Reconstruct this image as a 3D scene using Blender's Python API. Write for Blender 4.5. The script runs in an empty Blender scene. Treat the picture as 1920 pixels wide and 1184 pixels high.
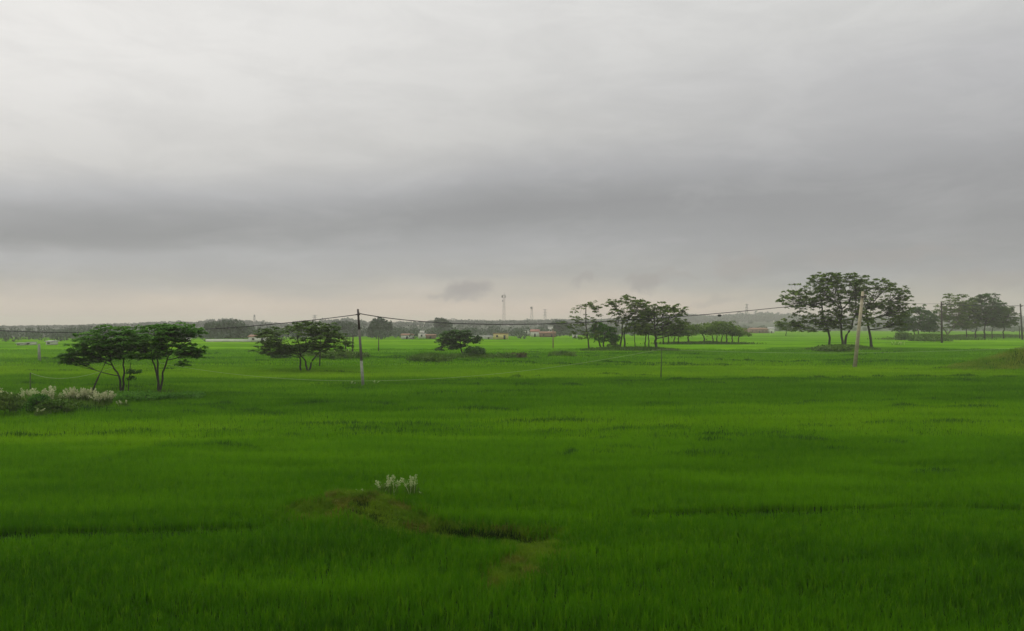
import bpy, math
import numpy as np
from mathutils import Vector

# ------------------------------------------------------------------ camera, world, sun
sc = bpy.context.scene
COL = sc.collection
F, HOR, EYE = 1450.0, 612.0, 6.5          # focal length and horizon row of a 1920-wide picture, eye height in metres
cam = bpy.data.cameras.new("camera")
cam.sensor_width = 36.0
cam.lens = 36.0 * F / 1920.0
cam.shift_y = (HOR - 592.0) / 1920.0
cam.clip_start, cam.clip_end = 0.1, 20000
cam_ob = bpy.data.objects.new("camera", cam)
cam_ob.location = (0, 0, EYE)
cam_ob.rotation_euler = (math.radians(90), 0, 0)
COL.objects.link(cam_ob)
sc.camera = cam_ob

SUN_EL, SUN_AZ = math.radians(52), math.radians(-38)   # azimuth measured from +Y towards +X
sun = bpy.data.lights.new("sun", 'SUN')
sun.energy, sun.angle, sun.color = 1.0, math.radians(25), (1.0, 0.96, 0.9)
sun_ob = bpy.data.objects.new("sun", sun)
sd = Vector((math.sin(SUN_AZ) * math.cos(SUN_EL), math.cos(SUN_AZ) * math.cos(SUN_EL), math.sin(SUN_EL)))
sun_ob.rotation_euler = (-sd).to_track_quat('-Z', 'Y').to_euler()
sun_ob.location = (0, 0, 60)
COL.objects.link(sun_ob)

sc.render.engine = 'CYCLES'
sc.view_settings.view_transform = 'Standard'
sc.view_settings.look = 'None'
sc.view_settings.exposure = 0.0
sc.view_settings.gamma = 1.0
sc.view_settings.use_curve_mapping = False
sc.cycles.use_denoising = True
sc.cycles.max_bounces = 6
sc.cycles.diffuse_bounces = 3
sc.cycles.transmission_bounces = 4
sc.cycles.volume_bounces = 2

def lin(r, g, b):
    f = lambda c: (c / 255 / 12.92) if c / 255 <= 0.04045 else ((c / 255 + 0.055) / 1.055) ** 2.4
    return (f(r), f(g), f(b))

class NT:
    """small helper to write node trees"""
    def __init__(s, tree):
        s.t = tree
        tree.nodes.clear()
    def n(s, kind, props=None, **ins):
        nd = s.t.nodes.new(kind)
        for k, v in (props or {}).items():
            setattr(nd, k, v)
        for k, v in ins.items():
            s.set(nd, k, v)
        return nd
    def set(s, nd, k, v):
        key = int(k[1:]) if k[0] == 'i' and k[1:].isdigit() else k.replace('_', ' ')
        sock = nd.inputs[key]
        if hasattr(v, 'links'):
            s.t.links.new(v, sock)
        elif sock.type == 'RGBA' and len(v) == 3:
            sock.default_value = (*v, 1)
        else:
            sock.default_value = v
    def math(s, op, a, b=None, c=None, clamp=False):
        nd = s.n('ShaderNodeMath', {'operation': op, 'use_clamp': clamp})
        for i, v in enumerate((a, b, c)):
            if v is not None:
                s.set(nd, 'i%d' % i, v)
        return nd.outputs[0]
    def mix(s, fac, a, b, blend='MIX'):
        nd = s.n('ShaderNodeMix', {'data_type': 'RGBA', 'blend_type': blend})
        s.set(nd, 'i0', fac); s.set(nd, 'i6', a); s.set(nd, 'i7', b)
        return nd.outputs[2]
    def ramp(s, fac, stops, interp='LINEAR'):
        nd = s.n('ShaderNodeValToRGB', Fac=fac)
        nd.color_ramp.interpolation = interp
        e = nd.color_ramp.elements
        while len(e) < len(stops):
            e.new(0.5)
        for el, (p, c) in zip(e, stops):
            el.position = p
            el.color = (*c, 1) if not isinstance(c, (int, float)) else (c, c, c, 1)
        return nd.outputs[0]
    def rng(s, v, a, b, c, d, smooth=False):
        nd = s.n('ShaderNodeMapRange', {'interpolation_type': 'SMOOTHSTEP' if smooth else 'LINEAR', 'clamp': True})
        for i, x in enumerate((v, a, b, c, d)):
            s.set(nd, 'i%d' % i, x)
        return nd.outputs[0]
    def noise(s, vec, scale, detail=3, rough=0.5, dist=0.0):
        return s.n('ShaderNodeTexNoise', Vector=vec, Scale=scale, Detail=detail, Roughness=rough, Distortion=dist).outputs[0]
    def mapv(s, vec, scale=(1, 1, 1), loc=(0, 0, 0), rot=(0, 0, 0)):
        return s.n('ShaderNodeMapping', Vector=vec, Scale=scale, Location=loc, Rotation=rot).outputs[0]

world = bpy.data.worlds.new("World")
sc.world = world
world.use_nodes = True
w = NT(world.node_tree)
dirv = w.n('ShaderNodeTexCoord').outputs['Generated']
sep = w.n('ShaderNodeSeparateXYZ', Vector=dirv)
dx, dy, dz = sep.outputs
# cloud deck: layers that thin out and darken with height above the horizon, broken by stretched noise
warp = w.noise(w.mapv(dirv, (1.6, 1.6, 7.0)), 1.0, 4, 0.55)
warp2 = w.noise(w.mapv(dirv, (5.0, 5.0, 22.0), (3, 1, 7)), 1.0, 4, 0.55)
fine = w.noise(w.mapv(dirv, (6.5, 6.5, 22.0), (1, 5, 2), (0, 0.12, 0)), 1.0, 8, 0.64, 0.4)
ele = w.math('ADD', dz, w.math('MULTIPLY', w.math('SUBTRACT', warp, 0.5), 0.05))
ele = w.math('ADD', ele, w.math('MULTIPLY', w.math('SUBTRACT', warp2, 0.5), 0.04))
ele = w.math('MAXIMUM', ele, 0.0)
slant = w.math('MULTIPLY', w.rng(dx, -0.55, 0.05, 0.042, 0.0), w.rng(ele, 0.03, 0.10, 0.0, 1.0))
ele = w.math('ADD', ele, slant)
side = w.math('ADD', w.rng(dx, -0.55, 0.55, 0.0, 1.0), w.math('MULTIPLY', w.math('SUBTRACT', warp2, 0.5), 0.25))
def layers(u, rows):
    k = 1 / math.sqrt(1 + u * u)
    st = []
    for y, c in sorted(rows, reverse=True):
        v = (HOR - y) / F * k
        c = c if isinstance(c, tuple) else (c - 1, c - 1, c)
        st.append((v / math.sqrt(1 + v * v), lin(*c)))
    return w.ramp(ele, st + [(1.0, lin(244, 243, 240))])
left = layers(0.62, [(0, (238, 236, 232)), (82, (232, 230, 226)), (222, (214, 212, 208)), (285, 187), (330, 163), (366, 149), (392, 156), (425, 174), (460, 175), (512, (176, 174, 170)), (552, (196, 188, 178)), (575, (208, 197, 182)), (605, (212, 198, 182))])
mid = layers(0.0, [(0, (226, 225, 222)), (150, (213, 212, 209)), (245, (201, 200, 197)), (315, 176), (345, 160), (375, 149), (400, 153), (425, 165), (450, 172), (508, (175, 173, 170)), (537, (191, 185, 176)), (575, (215, 199, 182)), (605, (217, 198, 179))])
right = layers(0.62, [(0, (208, 208, 206)), (90, 191), (200, 178), (300, 162), (390, 153), (465, 156), (510, 164), (538, (176, 173, 168)), (570, (189, 182, 173)), (605, (196, 186, 175))])
cloud = w.mix(w.rng(side, 0.0, 0.5, 0, 1), left, mid)
cloud = w.mix(w.rng(side, 0.5, 1.0, 0, 1), cloud, right)
cloud = w.mix(w.rng(fine, 0.42, 0.75, 0.0, 0.16), cloud, (0.27, 0.27, 0.275))
cloud = w.mix(w.rng(fine, 0.5, 0.25, 0.0, 0.09), cloud, (0.85, 0.84, 0.82))
# a few small ragged dark scraps hanging low over the horizon
wob = w.n('ShaderNodeVectorMath', {'operation': 'ADD'}, i0=dirv,
          i1=w.n('ShaderNodeVectorMath', {'operation': 'MULTIPLY'}, i0=w.n('ShaderNodeTexNoise', Vector=dirv, Scale=30.0, Detail=6.0).outputs[1], i1=(0.085, 0.0, 0.045)).outputs[0]).outputs[0]
for px, py, rx, ry, k in ((878, 546, 46, 20, .95), (840, 560, 34, 9, .6), (1215, 531, 50, 17, .85), (1102, 526, 20, 12, .65), (1390, 503, 60, 26, .6), (1330, 562, 60, 9, .35), (1640, 486, 130, 16, .45), (1860, 520, 70, 14, .5), (1270, 515, 40, 8, .4)):
    u, v = (px - 960) / F, (HOR - py) / F
    c = Vector((u, 1, v)).normalized() + Vector((0.0425, 0, 0.0225))
    dlt = w.n('ShaderNodeVectorMath', {'operation': 'SUBTRACT'}, i0=wob, i1=tuple(c)).outputs[0]
    dlt = w.n('ShaderNodeVectorMath', {'operation': 'MULTIPLY'}, i0=dlt, i1=(F / rx, 1.0, F / ry)).outputs[0]
    ln = w.n('ShaderNodeVectorMath', {'operation': 'LENGTH'}, i0=dlt).outputs['Value']
    cloud = w.mix(w.rng(ln, 0.35, 1.25, k, 0.0, True), cloud, lin(164, 159, 157))
sky = w.n('ShaderNodeTexSky', {'sky_type': 'NISHITA', 'sun_disc': False, 'sun_elevation': SUN_EL, 'sun_rotation': SUN_AZ})
cl10 = w.mix(1.0, cloud, (10, 10, 10), 'MULTIPLY')
allsky = w.mix(0.03, cl10, sky.outputs[0])
bg = w.n('ShaderNodeBackground', Color=allsky, Strength=0.1)
w.n('ShaderNodeOutputWorld', Surface=bg.outputs[0])

# ------------------------------------------------------------------ helpers
R = np.random.default_rng
def gdist(py): return EYE * F / (py - HOR)                 # distance of a ground point seen at that row
def W(px, py, d): return np.array(((px - 960) / F * d, d, EYE + (HOR - py) / F * d))
def GX(px, d): return (px - 960) / F * d

class MB:
    def __init__(s): s.v, s.q, s.t, s.n = [], [], [], 0
    def add(s, verts, quads=None, tris=None):
        verts = np.asarray(verts, float).reshape(-1, 3)
        if quads is not None and len(quads): s.q.append(np.asarray(quads, int).reshape(-1, 4) + s.n)
        if tris is not None and len(tris): s.t.append(np.asarray(tris, int).reshape(-1, 3) + s.n)
        s.v.append(verts); s.n += len(verts)
    def box(s, c, sx, sy, sz, rz=0.0):
        p = np.array([(a, b, e) for e in (-.5, .5) for b in (-.5, .5) for a in (-.5, .5)]) * (sx, sy, sz)
        cs, sn = math.cos(rz), math.sin(rz)
        p = np.stack((p[:, 0] * cs - p[:, 1] * sn, p[:, 0] * sn + p[:, 1] * cs, p[:, 2]), 1) + np.asarray(c)
        s.add(p, [(0, 2, 3, 1), (4, 5, 7, 6), (0, 1, 5, 4), (2, 6, 7, 3), (0, 4, 6, 2), (1, 3, 7, 5)])
    def tube(s, pts, radii, sides=6):
        pts = np.asarray(pts, float); n = len(pts)
        radii = np.broadcast_to(np.asarray(radii, float), (n,))
        tg = np.gradient(pts, axis=0); tg /= np.linalg.norm(tg, axis=1)[:, None] + 1e-9
        up = np.where(np.abs(tg[:, 2:3]) > 0.9, np.array([[1., 0, 0]]), np.array([[0, 0, 1.]]))
        a = np.cross(tg, up); a /= np.linalg.norm(a, axis=1)[:, None] + 1e-9
        b = np.cross(tg, a)
        th = np.arange(sides) * 2 * math.pi / sides
        ring = pts[:, None] + radii[:, None, None] * (np.cos(th)[None, :, None] * a[:, None] + np.sin(th)[None, :, None] * b[:, None])
        q = []
        for i in range(n - 1):
            for k in range(sides):
                k2 = (k + 1) % sides
                q.append((i * sides + k, i * sides + k2, (i + 1) * sides + k2, (i + 1) * sides + k))
        v = np.concatenate((ring.reshape(-1, 3), pts[:1], pts[-1:]))
        c0, c1 = n * sides, n * sides + 1
        t = [(c0, (k + 1) % sides, k) for k in range(sides)] + [(c1, (n - 1) * sides + k, (n - 1) * sides + (k + 1) % sides) for k in range(sides)]
        s.add(v, q, t)
    def build(s, name, mat, parent=None, smooth=False):
        v = np.concatenate(s.v) if s.v else np.zeros((0, 3))
        q = np.concatenate(s.q) if s.q else np.zeros((0, 4), int)
        t = np.concatenate(s.t) if s.t else np.zeros((0, 3), int)
        if parent is not None:
            v = v - np.array(parent.location)
        me = bpy.data.meshes.new(name)
        me.vertices.add(len(v)); me.vertices.foreach_set('co', v.astype(np.float32).ravel())
        loops = np.concatenate((q.ravel(), t.ravel()))
        me.loops.add(len(loops)); me.loops.foreach_set('vertex_index', loops.astype(np.int32))
        me.polygons.add(len(q) + len(t))
        st = np.concatenate((np.arange(len(q)) * 4, len(q) * 4 + np.arange(len(t)) * 3))
        me.polygons.foreach_set('loop_start', st.astype(np.int32))
        if smooth: me.polygons.foreach_set('use_smooth', np.ones(len(q) + len(t), bool))
        me.update(calc_edges=True); me.validate()
        me.materials.append(mat)
        o = bpy.data.objects.new(name, me); COL.objects.link(o)
        if parent is not None: o.parent = parent
        return o

def tag(o, label=None, cat=None, group=None, kind=None):
    for k, v in (('label', label), ('category', cat), ('group', group), ('kind', kind)):
        if v: o[k] = v
    return o
def thing(name, loc, label, cat, group=None):
    o = bpy.data.objects.new(name, None); COL.objects.link(o)
    o.location = tuple(float(c) for c in loc); o.empty_display_size = 0.3
    return tag(o, label, cat, group)

# ------------------------------------------------------------------ materials
def pmat(name, rgb, rough=0.8, var=0.25, scale=1.5, metal=0.0, rgb2=None):
    m = bpy.data.materials.new(name); m.use_nodes = True
    t = NT(m.node_tree)
    co = t.n('ShaderNodeTexCoord').outputs['Object']
    nz = t.noise(co, scale, 4, 0.6)
    dark = tuple(c * (1 - var) for c in rgb); lite = rgb2 or tuple(min(1, c * (1 + var)) for c in rgb)
    col = t.mix(t.rng(nz, 0.3, 0.7, 0, 1), dark, lite)
    bs = t.n('ShaderNodeBsdfPrincipled', Base_Color=col, Roughness=rough, Metallic=metal)
    bp = t.n('ShaderNodeBump', Strength=0.4, Distance=0.02, Height=nz)
    t.set(bs, 'Normal', bp.outputs[0])
    t.n('ShaderNodeOutputMaterial', Surface=bs.outputs[0])
    return m
def leafmat(name, a, b, trans=0.35, scale=0.6, fine=5.0, rough=0.6):
    """foliage: two leaf greens mixed clump by clump, part of the light passing through the leaf"""
    m = bpy.data.materials.new(name); m.use_nodes = True
    t = NT(m.node_tree)
    geo = t.n('ShaderNodeNewGeometry')
    co = geo.outputs['Position']
    nz = t.noise(co, scale, 2, 0.5)
    n2 = t.noise(co, fine, 1, 0.5)
    fac = t.math('ADD', t.math('MULTIPLY', nz, 0.6), t.math('MULTIPLY', n2, 0.4))
    col = t.mix(t.rng(fac, 0.35, 0.65, 0, 1), a, b)
    bs = t.n('ShaderNodeBsdfPrincipled', Base_Color=col, Roughness=rough)
    t.set(bs, 'Specular IOR Level', 0.08)
    tr = t.n('ShaderNodeBsdfTranslucent', Color=col)
    mx = t.n('ShaderNodeMixShader', i0=trans, i1=bs.outputs[0], i2=tr.outputs[0])
    t.n('ShaderNodeOutputMaterial', Surface=mx.outputs[0])
    return m

def field_colour(t, gain=1.0):
    """colour of the standing rice: each paddy plot has its own green, with softer drifts inside a plot"""
    pos = t.n('ShaderNodeNewGeometry').outputs['Position']
    pos = t.mapv(pos, (1, 1, 0))
    wob = t.n('ShaderNodeTexNoise', Vector=pos, Scale=0.02, Detail=2.0)
    wv = t.n('ShaderNodeVectorMath', {'operation': 'MULTIPLY_ADD'}, i0=wob.outputs[1], i1=(14, 9, 0), i2=pos).outputs[0]
    plot = t.n('ShaderNodeTexVoronoi', {'feature': 'F1'}, Vector=t.mapv(wv, (1 / 62, 1 / 21, 0), (0.3, 0.15, 0), (0, 0, 0.06)), Scale=1.0)
    pc = t.n('ShaderNodeSeparateColor', Color=plot.outputs['Color'])
    big = t.noise(t.mapv(pos, (0.012, 0.045, 1)), 1.0, 3, 0.55)
    mid = t.noise(t.mapv(pos, (0.10, 0.34, 1)), 1.0, 3, 0.6)
    # green graded with distance: darkest in the nearest rice, yellower in belts further out
    sy = t.n('ShaderNodeSeparateXYZ', Vector=t.n('ShaderNodeVectorMath', {'operation': 'MULTIPLY_ADD'}, i0=wob.outputs[1], i1=(0, 7, 0), i2=pos).outputs[0])
    yy_ = t.math('ADD', sy.outputs[1], t.math('MULTIPLY', sy.outputs[0], -0.05))
    dist_tone = t.ramp(t.math('DIVIDE', yy_, 200.0), [(0.07, 0.12), (0.12, 0.27), (0.18, 0.48), (0.22, 0.50), (0.25, 0.74), (0.28, 0.72), (0.31, 0.58), (0.38, 0.50), (0.505, 0.52), (0.535, 0.80), (0.62, 0.80), (0.75, 0.62), (1.0, 0.6)])
    fac = t.math('ADD', t.math('MULTIPLY', dist_tone, 0.75), t.math('MULTIPLY', t.math('SUBTRACT', pc.outputs[0], 0.3), 0.22))
    fac = t.math('ADD', fac, t.math('MULTIPLY', t.math('SUBTRACT', big, 0.5), 0.75))
    fac = t.math('ADD', fac, t.math('MULTIPLY', t.math('SUBTRACT', mid, 0.5), 0.7))
    col = t.ramp(fac, [(0.0, (0.028 * gain, 0.106 * gain, 0.003)), (0.25, (0.066 * gain, 0.205 * gain, 0.003)), (0.5, (0.130 * gain, 0.330 * gain, 0.004)), (0.85, (0.29 * gain, 0.53 * gain, 0.008))])
    return pos, col

def ricemat(name, trans=0.4):
    m = bpy.data.materials.new(name); m.use_nodes = True
    t = NT(m.node_tree)
    pos, col = field_colour(t)
    sp = t.noise(t.mapv(t.n('ShaderNodeNewGeometry').outputs['Position'], (1, 1, 0.15)), 3.2, 3, 0.7)
    col = t.mix(t.rng(sp, 0.52, 0.7, 0.0, 0.55), col, (0.20, 0.40, 0.010))
    col = t.mix(t.rng(sp, 0.46, 0.3, 0.0, 0.6), col, (0.022, 0.085, 0.006))
    bs = t.n('ShaderNodeBsdfPrincipled', Base_Color=col, Roughness=0.55)
    t.set(bs, 'Specular IOR Level', 0.02)
    tr = t.n('ShaderNodeBsdfTranslucent', Color=col)
    mx = t.n('ShaderNodeMixShader', i0=trans, i1=bs.outputs[0], i2=tr.outputs[0])
    t.n('ShaderNodeOutputMaterial', Surface=mx.outputs[0])
    return m
def groundmat():
    """near: damp soil with algae between the plants; beyond the modelled plants: the closed canopy of the plots with grassy bunds"""
    m = bpy.data.materials.new('field_ground'); m.use_nodes = True
    t = NT(m.node_tree)
    pos, col = field_colour(t, 0.8)
    sx = t.n('ShaderNodeSeparateXYZ', Vector=pos)
    n = t.noise(pos, 0.9, 5, 0.65)
    soil = t.mix(t.rng(n, 0.35, 0.65, 0, 1), (0.012, 0.034, 0.006), (0.022, 0.060, 0.006))
    far = t.rng(sx.outputs[1], 110.0, 190.0, 0.0, 1.0)
    streak = t.noise(t.mapv(pos, (0.035, 0.5, 1)), 1.0, 4, 0.6)
    col = t.mix(t.rng(streak, 0.62, 0.74, 0.0, 0.6), col, (0.035, 0.075, 0.012))
    cl = t.mix(far, soil, col)
    bs = t.n('ShaderNodeBsdfPrincipled', Base_Color=cl, Roughness=0.9)
    t.set(bs, 'Specular IOR Level', 0.0)
    bp = t.n('ShaderNodeBump', Strength=0.7, Distance=0.25, Height=t.noise(t.mapv(pos, (0.6, 1.2, 1)), 1.0, 4, 0.7))
    t.set(bs, 'Normal', bp.outputs[0])
    t.n('ShaderNodeOutputMaterial', Surface=bs.outputs[0])
    return m

M = dict(
    ground=groundmat(), rice=ricemat('rice_leaf'),
    dry=leafmat('dry_grass', (0.085, 0.150, 0.008), (0.24, 0.25, 0.035), 0.25, 0.5, 6),
    short=leafmat('short_grass', (0.090, 0.20, 0.006), (0.18, 0.29, 0.014), 0.3, 0.6, 6),
    bank=leafmat('bank_grass', (0.11, 0.27, 0.010), (0.27, 0.32, 0.04), 0.3, 0.25, 3),
    weed=leafmat('weeds', (0.06, 0.14, 0.014), (0.13, 0.23, 0.026), 0.25, 0.5, 4),
    shadegrass=leafmat('hollow_shade_grass', (0.008, 0.022, 0.004), (0.018, 0.045, 0.006), 0.1, 0.8, 5),  # near-black green: the shade of the hollow put into the blade colour
    bund=leafmat('bund_shade_grass', (0.034, 0.115, 0.006), (0.065, 0.175, 0.009), 0.25, 0.5, 4),
    leaf_left=leafmat('leaf_dark_green', (0.052, 0.165, 0.014), (0.13, 0.32, 0.030), 0.4, 0.5, 3),
    leaf_mid=leafmat('leaf_mid_green', (0.055, 0.12, 0.018), (0.13, 0.22, 0.034), 0.3, 0.4, 3),
    leaf_olive=leafmat('leaf_olive', (0.070, 0.140, 0.014), (0.18, 0.27, 0.030), 0.25, 0.25, 2),
    leaf_deep=leafmat('leaf_deep_green', (0.032, 0.095, 0.014), (0.080, 0.18, 0.026), 0.25, 0.3, 2),
    leaf_light=leafmat('leaf_light_green', (0.10, 0.18, 0.026), (0.18, 0.28, 0.045), 0.3, 0.3, 2),
    leaf_rust=leafmat('leaf_rusty', (0.070, 0.060, 0.022), (0.10, 0.10, 0.026), 0.25, 0.3, 2),
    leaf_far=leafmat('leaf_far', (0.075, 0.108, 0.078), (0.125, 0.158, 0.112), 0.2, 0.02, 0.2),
    bark=pmat('bark', (0.038, 0.036, 0.022), 0.9, 0.35, 3.0),
    bark_pale=pmat('bark_pale', (0.20, 0.17, 0.12), 0.9, 0.3, 3.0),
    kans=leafmat('kans_leaf', (0.06, 0.14, 0.016), (0.14, 0.22, 0.035), 0.3, 0.8, 5),
    plume=leafmat('kans_plume', (0.40, 0.42, 0.22), (0.76, 0.78, 0.50), 0.4, 1.5, 6, 0.9),
    plume_white=leafmat('kans_plume_white', (0.36, 0.44, 0.18), (0.60, 0.68, 0.36), 0.4, 1.5, 6, 0.9),
    concrete=pmat('weathered_concrete', (0.40, 0.36, 0.24), 0.85, 0.2, 2.0),
    pale=pmat('pale_concrete', (0.27, 0.29, 0.22), 0.85, 0.25, 2.5),
    grey=pmat('grey_concrete', (0.15, 0.14, 0.12), 0.85, 0.25, 2.5),
    steel=pmat('rusty_steel', (0.060, 0.045, 0.040), 0.7, 0.3, 2.0),
    wood=pmat('dark_wood', (0.050, 0.042, 0.032), 0.9, 0.3, 2.0),
    greenpost=pmat('mossy_post', (0.075, 0.13, 0.025), 0.9, 0.3, 3.0),
    cable=pmat('black_cable', (0.020, 0.020, 0.022), 0.6, 0.2, 1.0),
    rope=pmat('pale_wire', (0.42, 0.48, 0.26), 0.7, 0.15, 1.0),
    porcelain=pmat('porcelain', (0.35, 0.30, 0.26), 0.4, 0.1, 4.0),
    white=pmat('whitewash', (0.78, 0.76, 0.70), 0.85, 0.12, 0.5),
    yellow=pmat('yellow_limewash', (0.75, 0.62, 0.28), 0.85, 0.12, 0.5),
    brick=pmat('bare_brick', (0.27, 0.17, 0.13), 0.9, 0.2, 0.7),
    roof_red=pmat('red_roof', (0.36, 0.16, 0.13), 0.8, 0.2, 0.6),
    roof_brown=pmat('tile_roof', (0.30, 0.17, 0.11), 0.85, 0.25, 0.6),
    roof_grey=pmat('cement_roof', (0.45, 0.44, 0.42), 0.85, 0.15, 0.6),
    dark=pmat('dark_opening', (0.03, 0.03, 0.035), 0.6, 0.2, 1.0),
    lattice=pmat('galvanised_steel', (0.30, 0.29, 0.28), 0.6, 0.1, 1.0, 0.3),
)

# ------------------------------------------------------------------ ground
def seg_dist(x, y, pts):
    """distance from points to a polyline of (x, y) and the parameter along it"""
    best = np.full(x.shape, 1e9); par = np.zeros(x.shape)
    for i in range(len(pts) - 1):
        (ax, ay), (bx, by) = pts[i][:2], pts[i + 1][:2]
        L = (bx - ax) ** 2 + (by - ay) ** 2
        s = np.clip(((x - ax) * (bx - ax) + (y - ay) * (by - ay)) / L, 0, 1)
        d = np.hypot(x - ax - s * (bx - ax), y - ay - s * (by - ay))
        k = d < best
        best = np.where(k, d, best); par = np.where(k, i + s, par)
    return best, par
def gp(px, py):
    d = gdist(py); return (GX(px, d), d)
def smooth_noise(x, y, sx, sy, seed):
    """cheap band-limited noise in -1..1"""
    r = R(seed); out = 0
    for k in range(7):
        a = r.uniform(0, 2 * math.pi); f = r.uniform(0.6, 1.9)
        out = out + np.sin((x / sx * math.cos(a) + y / sy * math.sin(a)) * f * 2 * math.pi + r.uniform(0, 6.28))
    return out / 3.2
# trodden bund with short grass running through the near rice, a dry hump at its left end and a hollow in its middle
PATH = [gp(585, 952), gp(680, 945), gp(790, 972), gp(900, 982), gp(1010, 985), gp(1010, 1012), gp(960, 1050), gp(925, 1085)]
PATH_W = [0.8, 1.7, 0.9, 0.75, 0.7, 0.75, 0.55, 0.25]
HUMP = gp(655, 940)
# narrow gaps between neighbouring plots
GAPS = [([gp(-150, 992), gp(120, 984), gp(330, 978), gp(500, 974)], 0.34), ([gp(1180, 950), gp(1500, 945), gp(1700, 938), gp(2050, 942)], 0.36),
        ([gp(700, 763), gp(860, 762), gp(1010, 764)], 0.9), ([gp(495, 752), gp(640, 750), gp(790, 755)], 0.8), ([gp(620, 797), gp(700, 798), gp(780, 796)], 0.5),
        ([gp(1280, 806), gp(1400, 808), gp(1500, 803)], 0.5), ([gp(250, 832), gp(400, 830), gp(520, 834)], 0.4), ([gp(940, 850), gp(1060, 845), gp(1090, 838)], 0.4),
        ([gp(1020, 714), gp(1300, 708), gp(1700, 703), gp(2100, 705)], 1.2), ([gp(-100, 812), gp(60, 810), gp(140, 806)], 0.5),
        ([gp(1690, 880), gp(1760, 876), gp(1830, 878)], 0.35)]
BANK = [(gp(1806, 692), 0.25), (gp(1850, 689), 1.3), (gp(1900, 688), 2.4), (gp(1960, 689), 2.9), (gp(2060, 690), 2.6)]
ISLES = [  # px, py of the middle, half length px, half depth m, height m : grassy mounds the trees stand on
    (300, 741, 100, 2.2, 0.10), (95, 762, 130, 2.6, 0.2), (590, 667, 80, 4, 0.3), (880, 671, 80, 5, 0.4), (805, 674, 46, 4, 0.8), (1053, 667, 30, 4, 0.5),
    (1180, 657, 100, 6, 0.25), (1580, 656, 66, 5, 0.7), (1745, 637, 55, 10, 1.9), (1850, 633, 90, 10, 0.9), (1320, 645, 60, 5, 0.12)]
def height(x, y):
    z = 0.03 * smooth_noise(x, y, 9, 6, 3) - 0.42 + 0.38 * np.clip((y - 195) / 45, 0, 1)
    d, p = seg_dist(x, y, PATH)
    z = z + 0.62 * np.exp(-(((x - HUMP[0]) / 2.0) ** 2 + ((y - HUMP[1]) / 1.4) ** 2))
    hol, _ = seg_dist(x, y, PATH[2:5])
    z = z - 0.6 * np.exp(-(hol / 0.65) ** 2)
    for px, py, hl, hd, hh in ISLES:
        dd = gdist(py); cx = GX(px, dd); hw = hl / F * dd
        z = z + (hh + 0.42 * (dd < 215)) * np.exp(-(((x - cx) / hw) ** 2 * 1.3 + ((y - dd) / hd) ** 2 * 1.3) ** 1.5)
    for (bx, by), bh in BANK:
        z = z + (bh * 0.85 + 0.1) * np.exp(-(((x - bx) / 3.6) ** 2 + ((y - by) / 4.0) ** 2))
    return z
rows = np.concatenate((np.linspace(-30, 12, 12)[:-1], np.arange(12, 40, 0.2), np.geomspace(40, 420, 330)[:-1], np.geomspace(420, 3600, 60)))
cols = np.sign(np.linspace(-1, 1, 321)) * np.abs(np.linspace(-1, 1, 321)) ** 1.0
yy = np.repeat(rows, len(cols)); half = 26 + 0.82 * np.maximum(rows, 0)
half = np.where(rows > 700, 26 + 0.82 * 700 + (rows - 700) * 1.2, half)
xx = (half[:, None] * cols[None]).ravel()
g = MB()
nc = len(cols)
ii, jj = np.meshgrid(np.arange(len(rows) - 1), np.arange(nc - 1), indexing='ij')
a = (ii * nc + jj).ravel()
g.add(np.stack((xx, yy, height(xx, yy)), 1), np.stack((a, a + 1, a + nc + 1, a + nc), 1))
tag(g.build('field_ground', M['ground'], smooth=True), kind='structure')

# ------------------------------------------------------------------ grass made of real blades
def blades(mb, x, y, z, hgt, wid, rng, lean=0.35):
    n = len(x)
    yaw = rng.uniform(0, 2 * math.pi, n); la = rng.uniform(0, 2 * math.pi, n)
    ln = hgt * np.abs(rng.normal(0, lean, n))
    wx, wy = np.cos(yaw) * wid / 2, np.sin(yaw) * wid / 2
    lx, ly = np.cos(la) * ln, np.sin(la) * ln
    v = np.empty((n, 5, 3))
    v[:, 0] = np.stack((x - wx, y - wy, z), 1); v[:, 1] = np.stack((x + wx, y + wy, z), 1)
    mx, my, mz = x + lx * 0.3, y + ly * 0.3, z + hgt * 0.58
    v[:, 2] = np.stack((mx + wx * .8, my + wy * .8, mz), 1); v[:, 3] = np.stack((mx - wx * .8, my - wy * .8, mz), 1)
    v[:, 4] = np.stack((x + lx, y + ly, z + hgt * np.clip(1.0 - 0.35 * (ln / hgt) ** 2, 0.5, 1)), 1)
    b = np.arange(n) * 5
    mb.add(v.reshape(-1, 3), np.stack((b, b + 1, b + 2, b + 3), 1), np.stack((b + 3, b + 2, b + 4), 1))
def wedge(n, d0, d1, rng, margin=1.12, extra=3.0):
    y = np.sqrt(rng.uniform(d0 ** 2, d1 ** 2, n))
    x = rng.uniform(-1, 1, n) * (y * 960 / F * margin + extra)
    return x, y
def rice_keep(x, y, rng):
    k = np.ones(len(x), bool)
    d, p = seg_dist(x, y, PATH)
    wdt = np.interp(p, range(len(PATH_W)), PATH_W) * (1 + 0.45 * smooth_noise(x, y, 1.6, 1.6, 11) + 0.5 * rng.normal(0, 0.4, len(x)))
    k &= d > wdt
    for pts, gw in GAPS:
        d, p = seg_dist(x, y, pts)
        k &= d > gw * (0.55 + 0.5 * smooth_noise(x, y, 2.5, 1.5, 12)) * np.clip(np.minimum(p, len(pts) - 1 - p) * 3 + .2, 0, 1)
    z = height(x, y)
    k &= ~((z > -0.2) & (y > 45))
    return k, z
rng = R(7)
rice = MB()
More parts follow.
